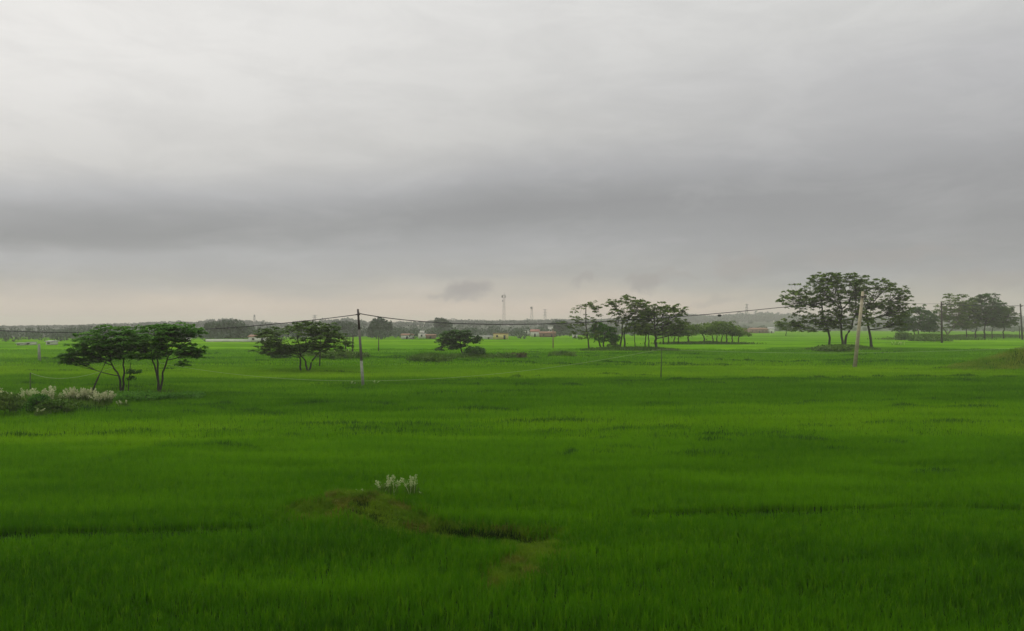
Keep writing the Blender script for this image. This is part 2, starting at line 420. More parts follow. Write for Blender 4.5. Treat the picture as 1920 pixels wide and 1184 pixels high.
for n, d0, d1, wid, h in ((640000, 12.5, 46, 0.021, 0.44), (200000, 44, 72, 0.032, 0.44), (420000, 68, 130, 0.045, 0.44), (150000, 125, 235, 0.12, 0.42)):
    x, y = wedge(n, d0, d1, rng)
    k, z = rice_keep(x, y, rng)
    # plants stand in hills of a dozen blades, so pull blades together a little
    hx = np.round(x / 0.24 + 1.7 * smooth_noise(x, y, 3.0, 2.0, 41)) * 0.24 - 0.41 * smooth_noise(x, y, 3.0, 2.0, 41)
    hy = np.round(y / 0.26 + 1.7 * smooth_noise(x, y, 2.6, 2.4, 42)) * 0.26 - 0.44 * smooth_noise(x, y, 2.6, 2.4, 42)
    pull = 0.42 if d0 < 40 else 0.0
    x, y = x + (hx - x) * pull, y + (hy - y) * pull
    x, y, z = x[k], y[k], z[k]
    low = np.ones(len(x))                        # plants stay short on the near side of the sunken plot edges
    if d0 < 40:
        for pts in (GAPS[0][0], GAPS[1][0], PATH[2:5]):
            P = np.array(pts)
            yl = np.interp(x, P[:, 0], P[:, 1], left=1e3, right=1e3)
            dy = yl - y
            low = np.where((dy > -0.2) & (dy < 2.6), np.minimum(low, 0.55 + 0.45 * np.clip(dy / 2.6, 0, 1)), low)
    hh = h * low * (1 + 0.16 * smooth_noise(x, y, 7, 3.2, 21) + 0.15 * smooth_noise(x, y, 1.1, 0.8, 22)) * rng.uniform(0.65, 1.15, len(x))
    blades(rice, x, y, z, hh, wid * rng.uniform(0.7, 1.3, len(x)), rng, 0.32)
tag(rice.build('rice_crop', M['rice']), 'green standing rice covering the paddy plots', 'rice', kind='stuff')
sg = MB(); dg = MB()
x = rng.uniform(-9.5, 3, 330000); y = rng.uniform(18.5, 33, 330000)
d, p = seg_dist(x, y, PATH); wdt = np.interp(p, range(len(PATH_W)), PATH_W)
hol_, _ = seg_dist(x, y, PATH[2:5])
k = (d < wdt * 1.6) & ~((hol_ < 0.42 + 0.12 * smooth_noise(x, y, 0.9, 0.7, 34)) & (rng.uniform(0, 1, len(x)) < 0.93)); x, y, p = x[k], y[k], p[k]
z = height(x, y)
isdry = smooth_noise(x, y, 2.2, 1.1, 31) + 0.7 * np.exp(-((x - HUMP[0]) ** 2 + (y - HUMP[1]) ** 2) / 4) + 0.3 * (p > 5) > 0.75
hh = (0.17 + 0.07 * smooth_noise(x, y, 1.2, 0.8, 32)) * rng.uniform(0.5, 1.6, len(x))
blades(sg, x[~isdry], y[~isdry], z[~isdry], hh[~isdry], 0.018, rng, 0.6)
blades(dg, x[isdry], y[isdry], z[isdry], hh[isdry], 0.018, rng, 0.7)
tag(sg.build('short_grass', M['short']), 'short yellowish grass on the trodden bund in the near rice', 'grass', kind='stuff')
tag(dg.build('dry_grass', M['dry']), 'withered brownish grass on the trodden bund in the near rice', 'grass', kind='stuff')
se = MB()  # dark blades added along the hollow to paint its shadowy edge
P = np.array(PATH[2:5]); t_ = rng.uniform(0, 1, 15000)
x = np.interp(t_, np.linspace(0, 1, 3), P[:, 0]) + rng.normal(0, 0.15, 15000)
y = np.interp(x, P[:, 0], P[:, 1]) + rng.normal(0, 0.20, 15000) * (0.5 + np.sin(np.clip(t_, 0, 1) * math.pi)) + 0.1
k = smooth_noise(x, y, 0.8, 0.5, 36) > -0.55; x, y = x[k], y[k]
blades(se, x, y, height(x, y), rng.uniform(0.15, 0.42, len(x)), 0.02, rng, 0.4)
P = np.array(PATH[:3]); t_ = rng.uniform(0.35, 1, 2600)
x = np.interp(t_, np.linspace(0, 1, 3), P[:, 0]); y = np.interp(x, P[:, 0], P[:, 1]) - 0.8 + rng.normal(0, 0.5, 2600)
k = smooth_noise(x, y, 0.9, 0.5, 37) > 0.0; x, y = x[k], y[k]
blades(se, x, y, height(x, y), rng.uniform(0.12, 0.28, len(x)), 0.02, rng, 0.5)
tag(se.build('hollow_shade_grass', M['shadegrass']), 'very dark sedge standing in for the shade in the sunken edge of the trodden bund', 'shadegrass', kind='stuff')
# grass on the raised bank at the right edge and on the tree islands
bk = MB(); wd = MB()
x = rng.uniform(GX(1780, 118), GX(2120, 125), 26000); y = rng.uniform(108, 132, 26000)
z = height(x, y); k = z > -0.25
x, y, z = x[k], y[k], z[k]
blades(bk, x, y, z, rng.uniform(0.25, 0.8, len(x)), 0.09, rng, 0.5)
tag(bk.build('bank_grass', M['bank']), 'tawny and green rough grass over the raised bank at the right edge', 'grass', kind='stuff')
for px, py, hl, hd, hh in ISLES:
    dd = gdist(py); hw = hl / F * dd
    n = int(min(9000, hw * hd * 60))
    x = GX(px, dd) + rng.normal(0, 0.6, n) * hw; y = dd + rng.normal(0, 0.6, n) * hd
    z = height(x, y); k = z > -0.1
    x, y, z = x[k], y[k], z[k]
    sc_ = dd / 90
    blades(wd, x, y, z, rng.uniform(0.2, 0.6, len(x)) * (0.7 + 0.35 * sc_), 0.07 * sc_, rng, 0.6)
tag(wd.build('weeds', M['weed']), 'dark low weeds growing on the mounds under the trees', 'weeds', kind='stuff')

bw_ = MB(); rb = R(19)  # darker blades stand in for the shaded rice faces at plot edges
lines = [(pts, 1.0) for pts, gw in GAPS[2:]]
for _ in range(64):
    py = 660 + 190 * rb.uniform() ** 1.7; px = rb.uniform(-60, 1980); L = rb.uniform(120, 560)
    sl = rb.normal(0, 0.012)
    lines.append(([gp(px - L / 2, py - sl * L), gp(px, py + rb.normal(0, 0.8)), gp(px + L / 2, py + sl * L)], rb.uniform(0.5, 1)))
for pts, dens in lines:
    d = pts[0][1]; P = np.array(pts)
    seg = np.linalg.norm(np.diff(P, axis=0), axis=1).sum()
    n = int(seg * 75 * dens * min(1.0, 70 / d) + 20)
    t_ = rb.uniform(0, 1, n); src = np.linspace(0, 1, len(P))
    x = np.interp(t_, src, P[:, 0]); y = np.interp(t_, src, P[:, 1]) + rb.normal(0, 0.16, n)
    end = np.clip(np.minimum(t_, 1 - t_) * 5, 0.25, 1) * (0.75 + 0.4 * smooth_noise(x, y, 6, 3, 23))
    k = end > 0.4; x, y, end = x[k], y[k], end[k]
    blades(bw_, x, y, height(x, y), 0.47 * end * rb.uniform(0.8, 1.2, len(x)), 0.05 * max(1, d / 60), rb, 0.45)
tag(bw_.build('bund_shade_grass', M['bund']), 'wild grass darkened to stand in for shaded rice stems along the low bunds between paddy plots', 'grass', kind='stuff')

# ------------------------------------------------------------------ trees
def leaf_cards(mb, c, size, rng, flat=0.5, radial=None):
    """one rhombic leaf per centre, lying roughly flat and tilted at random"""
    n = len(c)
    yaw = rng.uniform(0, 2 * math.pi, n) if radial is None else radial + rng.normal(0, 0.6, n)
    pit = rng.normal(-0.15, flat, n); rol = rng.normal(0, flat, n)
    a = np.stack((np.cos(yaw) * np.cos(pit), np.sin(yaw) * np.cos(pit), np.sin(pit)), 1)
    b = np.stack((-np.sin(yaw) * np.cos(rol), np.cos(yaw) * np.cos(rol), np.sin(rol)), 1)
    s = (size * rng.uniform(0.6, 1.25, n))[:, None]
    v = np.stack((c - a * s * .5, c + b * s * .32, c + a * s * .5, c - b * s * .32), 1)
    i = np.arange(n) * 4
    mb.add(v.reshape(-1, 3), np.stack((i, i + 1, i + 2, i + 3), 1))
def crown_points(rng, ells, d, low=-0.75):
    """pad centres spread through ellipsoids given in picture units at distance d"""
    out = []
    k = d / F
    for e in ells:
        cx, cy, rx, ry, n = e[:5]
        dep = e[5] if len(e) > 5 else 0.8
        p = rng.normal(0, 1, (n * 3, 3)); p /= np.linalg.norm(p, axis=1)[:, None]
        p *= rng.uniform(0.35, 1.0, (n * 3, 1)) ** 0.5
        p = p[p[:, 2] > low][:n]
        c = W(cx, cy, d)
        out.append(c + p * np.array((rx * k, rx * k * dep, ry * k)))
    return np.concatenate(out)
def bez(a, b, c, n=5):
    t = np.linspace(0, 1, n)[:, None]
    return (1 - t) ** 2 * a + 2 * t * (1 - t) * b + t ** 2 * c
def make_tree(name, label, cat, stems, ells, d, leaf, pad=(0.9, 0.22), per=34, size=0.34, flat=0.45, group=None, bark='bark', seed=1, limbs=7, rad=0.14, droop=0.3, low=-0.75, twig=True, tier=0.0):
    """stems: lists of picture points from the ground up; ells: crown lobes in picture units"""
    rng = R(seed)
    bx, by = stems[0][0]
    base = W(bx, by, d)
    base[2] = height(base[0:1], base[1:2])[0]
    root = thing(name, base, label, cat, group)
    tb, cb = MB(), MB()
    pads = crown_points(rng, ells, d, low)
    if tier:                                    # foliage held in loose horizontal tiers
        ph = 0.5 * np.sin(pads[:, 0] * 0.9 + seed) + 0.3 * np.sin(pads[:, 1] * 1.3)
        zz = pads[:, 2] / tier + ph
        pads[:, 2] = (np.round(zz) + 0.55 * (zz - np.round(zz)) - ph) * tier
    tops = []
    for st in stems:
        p = np.array([W(px, py, d) for px, py in st])
        p[:, 1] += np.linspace(0, 1, len(p)) * rng.normal(0, 0.4) + (rng.normal(0, 0.3) if st is not stems[0] else 0)
        p[0, 2] = min(base[2], p[0, 2]) - 0.25
        tt = np.linspace(0, 1, 9); src = np.linspace(0, 1, len(p))
        q = np.stack([np.interp(tt, src, p[:, i]) for i in range(3)], 1)
        q[1:-1] += rng.normal(0, rad * 0.35, (7, 3)) * (1, 1, 0)
        r = rad * np.linspace(1.15, 0.55, 9); r[0] *= 1.35
        tb.tube(q, r, 8); tops.append(q)
    # main limbs reach out to groups of pads, twigs from the limb to each pad
    cen = [pads[rng.integers(len(pads))]]
    while len(cen) < limbs:
        dd = np.min([np.linalg.norm(pads - c, axis=1) for c in cen], axis=0)
        cen.append(pads[np.argmax(dd * rng.uniform(0.6, 1, len(pads)))])
    cen = np.array(cen)
    for _ in range(3):
        lab = np.argmin(np.linalg.norm(pads[:, None] - cen[None], axis=2), axis=1)
        cen = np.array([pads[lab == i].mean(0) if (lab == i).any() else cen[i] for i in range(limbs)])
    lab = np.argmin(np.linalg.norm(pads[:, None] - cen[None], axis=2), axis=1)
    for i in range(limbs):
        mem = pads[lab == i]
        if not len(mem): continue
        q = min(tops, key=lambda t: np.linalg.norm((t[-1] - cen[i])[:2]) + 0.3 * rng.uniform())
        want = cen[i][2] - 0.45 * np.linalg.norm((q[-1] - cen[i])[:2])
        s = q[max(4, min(len(q) - 1, int(np.searchsorted(q[:, 2], want))))]
        e = cen[i] - (0, 0, 0.12 * (cen[i][2] - s[2]))
        m = s + (e - s) * 0.5 + np.array((0, 0, -0.10 * np.linalg.norm(e - s) if e[2] - s[2] > 0.5 else 0.1))
        pth = bez(s, m, e, 7)
        tb.tube(pth, rad * np.linspace(0.5, 0.16, 7), 6)
        if not twig: continue
        for c in mem:
            f = pth[rng.integers(3, 7)]
            tb.tube(bez(f, (f + c) / 2 - (0, 0, 0.08 * np.linalg.norm(c - f)), c, 4), rad * np.array((0.16, 0.11, 0.07, 0.03)), 4)
    n = len(pads) * per
    pc = np.repeat(pads, per, axis=0)
    ps = np.repeat(rng.uniform(0.65, 1.25, len(pads)), per)
    ang = rng.uniform(0, 2 * math.pi, n); r = np.sqrt(rng.uniform(0, 1, n)) * pad[0] * ps
    z = rng.normal(0, pad[1] * 0.5, n) - droop * r ** 2 / max(pad[0], 0.1)
    size = size * 1.3
    leaf_cards(cb, pc + np.stack((np.cos(ang) * r, np.sin(ang) * r, z), 1), size, rng, flat, ang)
    tb.build('trunk', M[bark], root, smooth=True)
    cb.build('crown', M[leaf], root)
    return root

DL = gdist(731)
G1 = 'two spreading trees on the left mound'
make_tree('flat_crowned_tree', 'dark green flat-topped tree above the cream kans plumes, leftmost of all the trees', 'tree',
          [[(228, 733), (226, 705), (212, 678)], [(229, 732), (231, 700), (229, 672)]],
          [(202, 638, 62, 27, 120), (148, 671, 42, 14, 50), (170, 652, 42, 24, 54), (236, 644, 42, 28, 56), (200, 664, 40, 12, 30)], DL, 'leaf_left', (0.52, 0.10), 27, 0.31, 0.32, G1, tier=0.62, droop=0.22, seed=3, limbs=9, rad=0.11)
make_tree('flat_crowned_tree', 'dark green flat-topped tree whose V-shaped trunk forks near the ground, beside the leaning brace', 'tree',
          [[(298, 729), (292, 700), (280, 672)], [(299, 728), (303, 700), (312, 668)], [(299, 728), (298, 690), (297, 668)]],
          [(285, 632, 62, 27, 124), (340, 620, 42, 14, 54), (352, 658, 32, 14, 44), (268, 657, 46, 20, 56), (318, 642, 36, 26, 50), (342, 682, 9, 3, 5)], DL - 1, 'leaf_left', (0.52, 0.10), 27, 0.31, 0.32, G1, tier=0.62, droop=0.22, seed=4, limbs=9, rad=0.11)
make_tree('sapling', 'thin sapling with a tuft of leaves between the two left trees', 'sapling', [[(239, 730), (243, 705), (245, 680)]],
          [(252, 696, 14, 5, 10), (244, 708, 8, 4, 5)], DL + 0.5, 'leaf_left', (0.35, 0.1), 24, 0.22, 0.5, seed=5, limbs=2, rad=0.05)
DC = gdist(693)
make_tree('spreading_tree', 'wide umbrella tree with one straight stem and one forked stem, left of the white-footed pole', 'tree',
          [[(564, 694), (562, 675), (561, 660)], [(578, 694), (575, 678), (567, 664)], [(578, 694), (584, 676), (596, 660)]],
          [(566, 634, 80, 31, 170), (520, 656, 48, 12, 56), (500, 626, 28, 7, 26), (614, 640, 48, 24, 76), (590, 614, 48, 12, 50), (560, 658, 50, 10, 30)], DC, 'leaf_mid', (0.60, 0.11), 24, 0.38, 0.32, tier=0.75, droop=0.22, seed=6, limbs=11, rad=0.14)
DS = gdist(664)
make_tree('small_umbrella_tree', 'small dark umbrella tree leaning over a bush on its own low mound in mid field', 'tree',
          [[(869, 666), (865, 655), (864, 648), (862, 640)]],
          [(857, 629, 33, 11, 90), (882, 636, 18, 9, 36), (836, 640, 20, 8, 34), (850, 648, 24, 6, 30), (826, 653, 9, 4, 8)], DS, 'leaf_deep', (0.75, 0.14), 30, 0.50, 0.35, tier=0.9, seed=8, limbs=6, rad=0.17)
# the grove right of centre
GG = 'trees of the grove right of centre'
DG = gdist(656)
make_tree('slender_tree', 'slender sparse tree with a curved trunk at the left edge of the grove', 'tree', [[(1105, 659), (1103, 640), (1099, 620), (1099, 570)]],
          [(1099, 592, 32, 30, 60, .6), (1098, 628, 32, 12, 36), (1075, 612, 12, 6, 6), (1060, 606, 18, 3, 6), (1112, 572, 18, 8, 14)], DG, 'leaf_olive', (0.62, 0.22), 15, 0.56, 0.26, GG, seed=10, limbs=7, rad=0.2)
make_tree('bushy_tree', 'dense dark green bushy tree with twin trunks standing low in the grove', 'tree', [[(1126, 657), (1123, 640), (1121, 630)], [(1131, 657), (1132, 642), (1134, 630)]],
          [(1134, 626, 27, 19, 70), (1122, 612, 14, 9, 18), (1146, 634, 16, 10, 24)], DG + 2, 'leaf_left', (0.9, 0.35), 24, 0.55, 0.5, GG, seed=11, limbs=5, rad=0.22)
make_tree('tall_tree', 'tallest tree of the grove with rusty tips over two close trunks', 'tree', [[(1163, 656), (1166, 630), (1168, 600)], [(1170, 656), (1172, 640), (1170, 626), (1178, 600)]],
          [(1178, 578, 42, 24, 110), (1150, 568, 18, 8, 16), (1175, 610, 40, 20, 70), (1205, 580, 24, 20, 34)], DG + 1, 'leaf_olive', (0.70, 0.24), 19, 0.58, 0.3, GG, seed=12, limbs=8, rad=0.24)
make_tree('thin_tree', 'thin bent tree in the gap at the middle of the grove', 'tree', [[(1193, 653), (1190, 640), (1190, 620)]],
          [(1196, 615, 24, 16, 40)], DG + 12, 'leaf_mid', (1.1, 0.4), 30, 0.46, 0.6, GG, seed=13, limbs=4, rad=0.14)
make_tree('forked_tree', 'thin forked tree left of the thickest trunk of the grove', 'tree', [[(1208, 655), (1210, 640), (1212, 618)], [(1217, 656), (1217, 640), (1216, 618)]],
          [(1216, 605, 26, 24, 60)], DG + 4, 'leaf_olive', (1.1, 0.35), 30, 0.46, 0.5, GG, seed=14, limbs=5, rad=0.18)
make_tree('spreading_tree', 'wide spreading tree on the thickest trunk, at the right end of the grove', 'tree', [[(1231, 654), (1230, 635), (1228, 612)]],
          [(1240, 602, 52, 30, 130), (1268, 615, 34, 16, 46), (1235, 578, 34, 12, 36), (1275, 580, 20, 10, 16), (1215, 622, 24, 8, 20)], DG - 3, 'leaf_olive', (0.70, 0.24), 19, 0.58, 0.3, GG, seed=15, limbs=10, rad=0.36)
make_tree('shrub', 'round low shrub between the trunks of the grove', 'shrub', [[(1150, 657), (1150, 650)]], [(1149, 649, 10, 8, 26)], DG - 1, 'leaf_mid', (0.7, 0.35), 28, 0.36, 0.9, seed=16, limbs=3, rad=0.08)
# far row behind the grove
GR = 'row of light green trees beyond the grove'
DR = gdist(645)
ROWS = [(1244, 1240, 622, 20, 9), (1253, 1254, 620, 20, 10), (1264, 1268, 623, 18, 9), (1271, 1276, 619, 20, 11), (1290, 1292, 618, 24, 12), (1322, 1314, 615, 24, 13), (1338, 1332, 618, 22, 12), (1344, 1346, 614, 24, 12), (1352, 1358, 619, 18, 10), (1363, 1362, 614, 24, 13), (1373, 1374, 622, 18, 8), (1384, 1389, 623, 18, 8)]
ROWL = ['behind the right edge of the grove', 'second from the left, half hidden by the grove', 'third from the left with a low crown', 'fourth from the left', 'fifth from the left, open ground both sides', 'with a strongly leaning trunk',
        'just right of the leaning trunk', 'trunk tight beside a neighbour, mid row', 'on a very thin trunk, fourth from the right', 'tallest near the right end', 'second from the right end', 'at the open right end']
for i, ((bx, cx, cy, rx, ry), tl) in enumerate(zip(ROWS, ROWL)):
    make_tree('row_tree', 'light green tree in the far row, ' + tl, 'tree', [[(bx, 645.5 - 0.4 * (i > 4)), (bx - (bx - cx) * .2, 636), (cx * .6 + bx * .4, 627)]],
              [(cx, cy, rx, ry, 34)], DR + (i % 3) * 5 - 4, 'leaf_light', (1.7, 0.45), 28, 0.62, 0.5, GR, seed=40 + i, limbs=5, rad=0.24 + 0.08 * (i in (5, 4, 9)))
# the big group on the right
GB = 'big trees on the mound behind the leaning pole'
DB = gdist(653)
make_tree('big_tree', 'domed tree on a single slim trunk, leftmost behind the leaning pole', 'tree', [[(1558, 655), (1555, 634), (1550, 618), (1540, 590), (1538, 565)]],
          [(1537, 550, 62, 36, 170), (1497, 562, 42, 22, 60), (1530, 588, 50, 18, 50), (1520, 611, 56, 14, 80), (1478, 606, 26, 9, 24), (1548, 522, 42, 13, 46)], DB, 'leaf_olive', (0.74, 0.24), 20, 0.62, 0.3, GB, seed=20, limbs=11, rad=0.33)
make_tree('big_tree', 'tallest domed tree on a stout double trunk behind the leaning pole', 'tree', [[(1580, 656), (1579, 635), (1577, 612), (1580, 580)], [(1586, 656), (1588, 632), (1598, 612), (1606, 590)]],
          [(1575, 548, 56, 38, 170), (1598, 596, 40, 26, 80), (1562, 600, 36, 24, 66), (1588, 522, 38, 12, 40)], DB - 4, 'leaf_olive', (0.74, 0.24), 20, 0.62, 0.3, GB, seed=21, limbs=10, rad=0.36)
make_tree('big_tree', 'domed tree right of the leaning pole with a thick curved trunk', 'tree', [[(1634, 650), (1632, 632), (1627, 605), (1625, 580)]],
          [(1650, 556, 58, 32, 170), (1640, 534, 46, 13, 46), (1652, 592, 50, 28, 120), (1688, 578, 26, 26, 50), (1685, 612, 26, 10, 26)], DB + 8, 'leaf_olive', (0.74, 0.24), 20, 0.62, 0.3, GB, seed=22, limbs=11, rad=0.40)
# second right group
GH = 'dark trees on the long mound at the right'
D2 = gdist(635)
make_tree('bushy_tree', 'dense rounded dark green tree low on the left end of the right-hand mound', 'tree', [[(1723, 637), (1722, 625), (1721, 612)], [(1714, 637), (1714, 628), (1712, 615)]],
          [(1720, 598, 36, 27, 200), (1704, 610, 24, 16, 50), (1740, 612, 18, 12, 30)], D2 - 6, 'leaf_deep', (1.3, 0.5), 24, 0.85, 0.55, GH, seed=24, limbs=6, rad=0.32)
make_tree('leaning_limb_tree', 'tree with a pale forked trunk and wide low limbs right behind the dark pole', 'tree', [[(1773, 638), (1775, 626), (1766, 614)], [(1775, 638), (1777, 626), (1790, 612)]],
          [(1786, 582, 32, 24, 130), (1778, 604, 42, 16, 110), (1790, 555, 24, 6, 30), (1750, 620, 16, 4, 10), (1762, 586, 18, 14, 34)], D2, 'leaf_olive', (1.15, 0.35), 17, 0.80, 0.35, GH, 'bark_pale', seed=25, limbs=8, rad=0.45)
for i, (bx, by, cx, cy, rx, ry, lab) in enumerate(((1812, 632, 1812, 592, 26, 28, 'tree with rusty olive crown standing left of the darkest crown of the right-hand mound'), (1829, 633, 1830, 586, 28, 30, 'leafy tree on a stout trunk in the middle of the right-hand mound'),
                                                   (1846, 633, 1850, 578, 28, 28, 'tallest, darkest tree of the right-hand mound, on a broad trunk'), (1860, 632, 1866, 592, 22, 24, 'slim-trunked tree just right of the darkest crown of the right-hand mound'),
                                                   (1881, 633, 1882, 596, 24, 20, 'last tree of the right-hand mound, lower and rounded'))):
    make_tree('mound_tree', lab, 'tree', [[(bx, by), (bx, by - 10), (cx * .5 + bx * .5, by - 24)]],
              [(cx, cy, rx * 1.1, ry, 130), (cx, cy + ry * .55, rx, ry * .5, 50), (cx + 4, cy - ry * .85, rx * .7, 5, 20)], D2 + 4 + 5 * (i % 2), ('leaf_olive', 'leaf_olive', 'leaf_deep', 'leaf_deep', 'leaf_mid')[i], (1.25, 0.4), 18, 0.85, 0.4, GH, seed=60 + i, limbs=6, rad=(0.3, 0.38, 0.45, 0.24, 0.34)[i])
make_tree('far_field_tree', 'small faint tree alone in the hazy field left of the big trees', 'tree', [[(1474, 630), (1474, 618)]], [(1472, 612, 14, 8, 30)], gdist(630), 'leaf_mid', (2.4, 0.8), 24, 1.1, 0.6, seed=70, limbs=3, rad=0.3)
make_tree('shrub', 'leafy shrub right of the thick curved trunk in the far field', 'shrub', [[(1697, 640), (1697, 632)]], [(1694, 630, 14, 8, 30)], gdist(638), 'leaf_mid', (1.5, 0.5), 26, 0.7, 0.8, seed=71, limbs=3, rad=0.12)
# shrubs
def shrub(label, px, py, rx, ry, leaf, n=40, seed=1, group=None, size=None, name='shrub'):
    d = gdist(py)
    s = d / 90
    return make_tree(name, label, 'shrub', [[(px, py), (px, py - ry * 0.7)]], [(px, py - ry * 0.75, rx, ry, n, 0.9)], d, leaf, (0.5 * s, 0.22 * s), 26, size or 0.26 * s, 0.9, group, seed=seed, limbs=4, rad=0.05 * s, low=-0.5)
shrub('dense grey-green bush at the foot of the small umbrella tree', 890, 671, 20, 12, 'leaf_deep', 60, 80)
shrub('low dark bush right of the bush under the small umbrella tree', 942, 670, 26, 3, 'weed', 30, 81)
shrub('flat brownish bush at the right end of the mid-field mound', 972, 669, 12, 3, 'leaf_rust', 16, 82)
shrub('low bush at the left end of the mid-field mound', 806, 675, 44, 4, 'weed', 50, 83)
shrub('small dark bush on the low hump between the mid-field mound and the grove', 1056, 667, 24, 3, 'weed', 26, 84)
shrub('dark rounded bush behind the wide umbrella tree', 527, 670, 17, 7, 'leaf_deep', 30, 85)
shrub('long low hedge-like bush behind the white-footed pole', 640, 670, 50, 6, 'weed', 70, 86)
shrub('dark leafy bush among white plumes at the left edge', 72, 768, 18, 18, 'leaf_left', 46, 87)
shrub('large brushy green bush cut by the left picture edge', 8, 774, 34, 22, 'kans', 70, 88)
shrub('low green bush in front of the plumes, right of the dark one', 110, 770, 34, 12, 'weed', 50, 89)
shrub('spreading dark low bush at the foot of the left trees', 262, 746, 50, 6, 'leaf_left', 60, 90)
shrub('trailing dark low bush right of the left trees', 345, 744, 46, 4, 'leaf_left', 46, 91)
shrub('green bush under the big domed trees behind the leaning pole', 1562, 658, 32, 5, 'weed', 50, 92)
shrub('dark mound bush left of the dark pole at the right', 1742, 640, 32, 5, 'weed', 40, 93)
shrub('dark ground bush under the far light green row', 1325, 645, 16, 1.6, 'weed', 16, 94)

# ------------------------------------------------------------------ kans grass with feathery plumes
def kans(label, px, py, hpx, wpx, plumes, seed, mat='plume', group='kans grass clumps', leaf_n=190, fan=0.25):
    d = gdist(py); k = d / F; rng = R(seed)
    base = W(px, py, d); base[2] = max(height(base[0:1], base[1:2])[0], -0.1)
    root = thing('kans_grass', base, label, 'tall grass', group)
    lv = MB()
    H, Wd = hpx * k, wpx * k
    x = base[0] + rng.normal(0, 0.4, leaf_n) * Wd; y = base[1] + rng.normal(0, 0.35, leaf_n) * Wd
    blades(lv, x, y, np.full(leaf_n, base[2] - 0.05), rng.uniform(0.45, 0.8, leaf_n) * H, 0.025 * d / 60 + 0.012, rng, 0.4)
    lv.build('leaves', M['kans'], root)
    for i in range(plumes):
        p = MB(); sx = base[0] + rng.normal(0, 0.33) * Wd; sy = base[1] + rng.normal(0, 0.3) * Wd
        lean = np.array((rng.normal(0.05, fan), rng.normal(0, fan), 1.0)); L = H * rng.uniform(0.75, 1.05)
        s0 = np.array((sx, sy, base[2])); top = s0 + lean / np.linalg.norm(lean) * L
        mid = (s0 + top) / 2 - (lean[0] * .15 * L, 0, 0)
        path = bez(s0, mid, top, 9)
        p.tube(path, 0.008 + 0.004 * d / 60, 4)
        n = 60; t = rng.uniform(0.5, 1.0, n)
        c = np.stack([np.interp(t, np.linspace(0, 1, 9), path[:, j]) for j in range(3)], 1)
        rr = 0.075 * H * np.sin((t - 0.5) / 0.5 * math.pi) ** 0.6 + 0.01
        c += rng.normal(0, 1, (n, 3)) * rr[:, None] * (0.8, 0.8, 0.5)
        leaf_cards(p, c, 0.085 * H, rng, 0.9)
        p.build('plume', M[mat], root)
    return root
kans('clump of pale plumes in the near rice, left of the twin one', 724, 922, 38, 24, 6, 101, 'plume_white', leaf_n=110, fan=0.32)
kans('sparser clump of pale plumes in the near rice, right of its twin', 771, 921, 38, 15, 4, 102, 'plume_white', leaf_n=70, fan=0.22)
kans('tiny starry plume tuft low on the dry hump in the near rice', 677, 932, 16, 10, 4, 103, 'plume_white', leaf_n=30, fan=0.5)
kans('flattened plume lying right of the twin clumps in the near rice', 790, 921, 9, 10, 2, 104, 'plume_white', leaf_n=12, fan=1.6)
for i, (px, py, h, wd_, n, mat, lab) in enumerate((
    (4, 762, 34, 22, 9, 'plume', 'kans clump with yellowish plumes at the very left edge'), (34, 758, 30, 22, 7, 'plume', 'kans clump of thin plumes second from the left edge'),
    (58, 760, 30, 14, 8, 'plume_white', 'whitest kans clump leaning beside the dark bush'), (90, 756, 34, 24, 11, 'plume', 'tall kans clump of greenish plumes behind the dark bush'),
    (114, 752, 22, 10, 3, 'plume_white', 'sparse kans clump with few plumes in the gap'), (138, 756, 32, 18, 15, 'plume', 'broad cream kans clump, densest of the left bank'),
    (152, 754, 30, 16, 13, 'plume', 'cream kans clump joined to the right of the densest one'), (170, 754, 28, 14, 11, 'plume', 'cream kans clump below the foot of the leaning brace'),
    (186, 757, 28, 16, 13, 'plume', 'feathery cream kans clump left of the tree trunks'), (201, 757, 26, 12, 11, 'plume', 'last cream kans clump, touching the dark bush under the trees'),
    (232, 760, 14, 12, 4, 'plume', 'stray kans tuft in front of the left tree trunks'), (75, 776, 16, 12, 3, 'plume_white', 'stray kans plumes low in front of the dark bush'))):
    kans(lab, px, py, h, wd_, n, 110 + i, mat, fan=0.35)
for i, (px, py, h, n, lab) in enumerate(((615, 669, 13, 6, 'far kans clump right of the wide umbrella tree'), (632, 669, 14, 8, 'far kans clump midway along the hedge behind the white-footed pole'),
                                         (650, 668, 14, 8, 'far kans clump under the thin dark pole'), (668, 670, 11, 8, 'far kans clump just left of the white-footed pole'))):
    kans(lab, px, py, h, 16, n, 130 + i, 'plume', leaf_n=40, fan=0.4)
for i, (px, lab) in enumerate(((664, 'low pale flowering tuft left of the white pole foot'), (706, 'low pale flowering tuft right of the white pole foot'))):
    kans(lab, px, 718, 7, 14, 4, 136 + i, 'plume_white', leaf_n=20, fan=0.6)
kans('pale flowering tuft on the bund right of the thick curved trunk', 1680, 647, 8, 18, 6, 139, 'plume', leaf_n=30, fan=0.4)

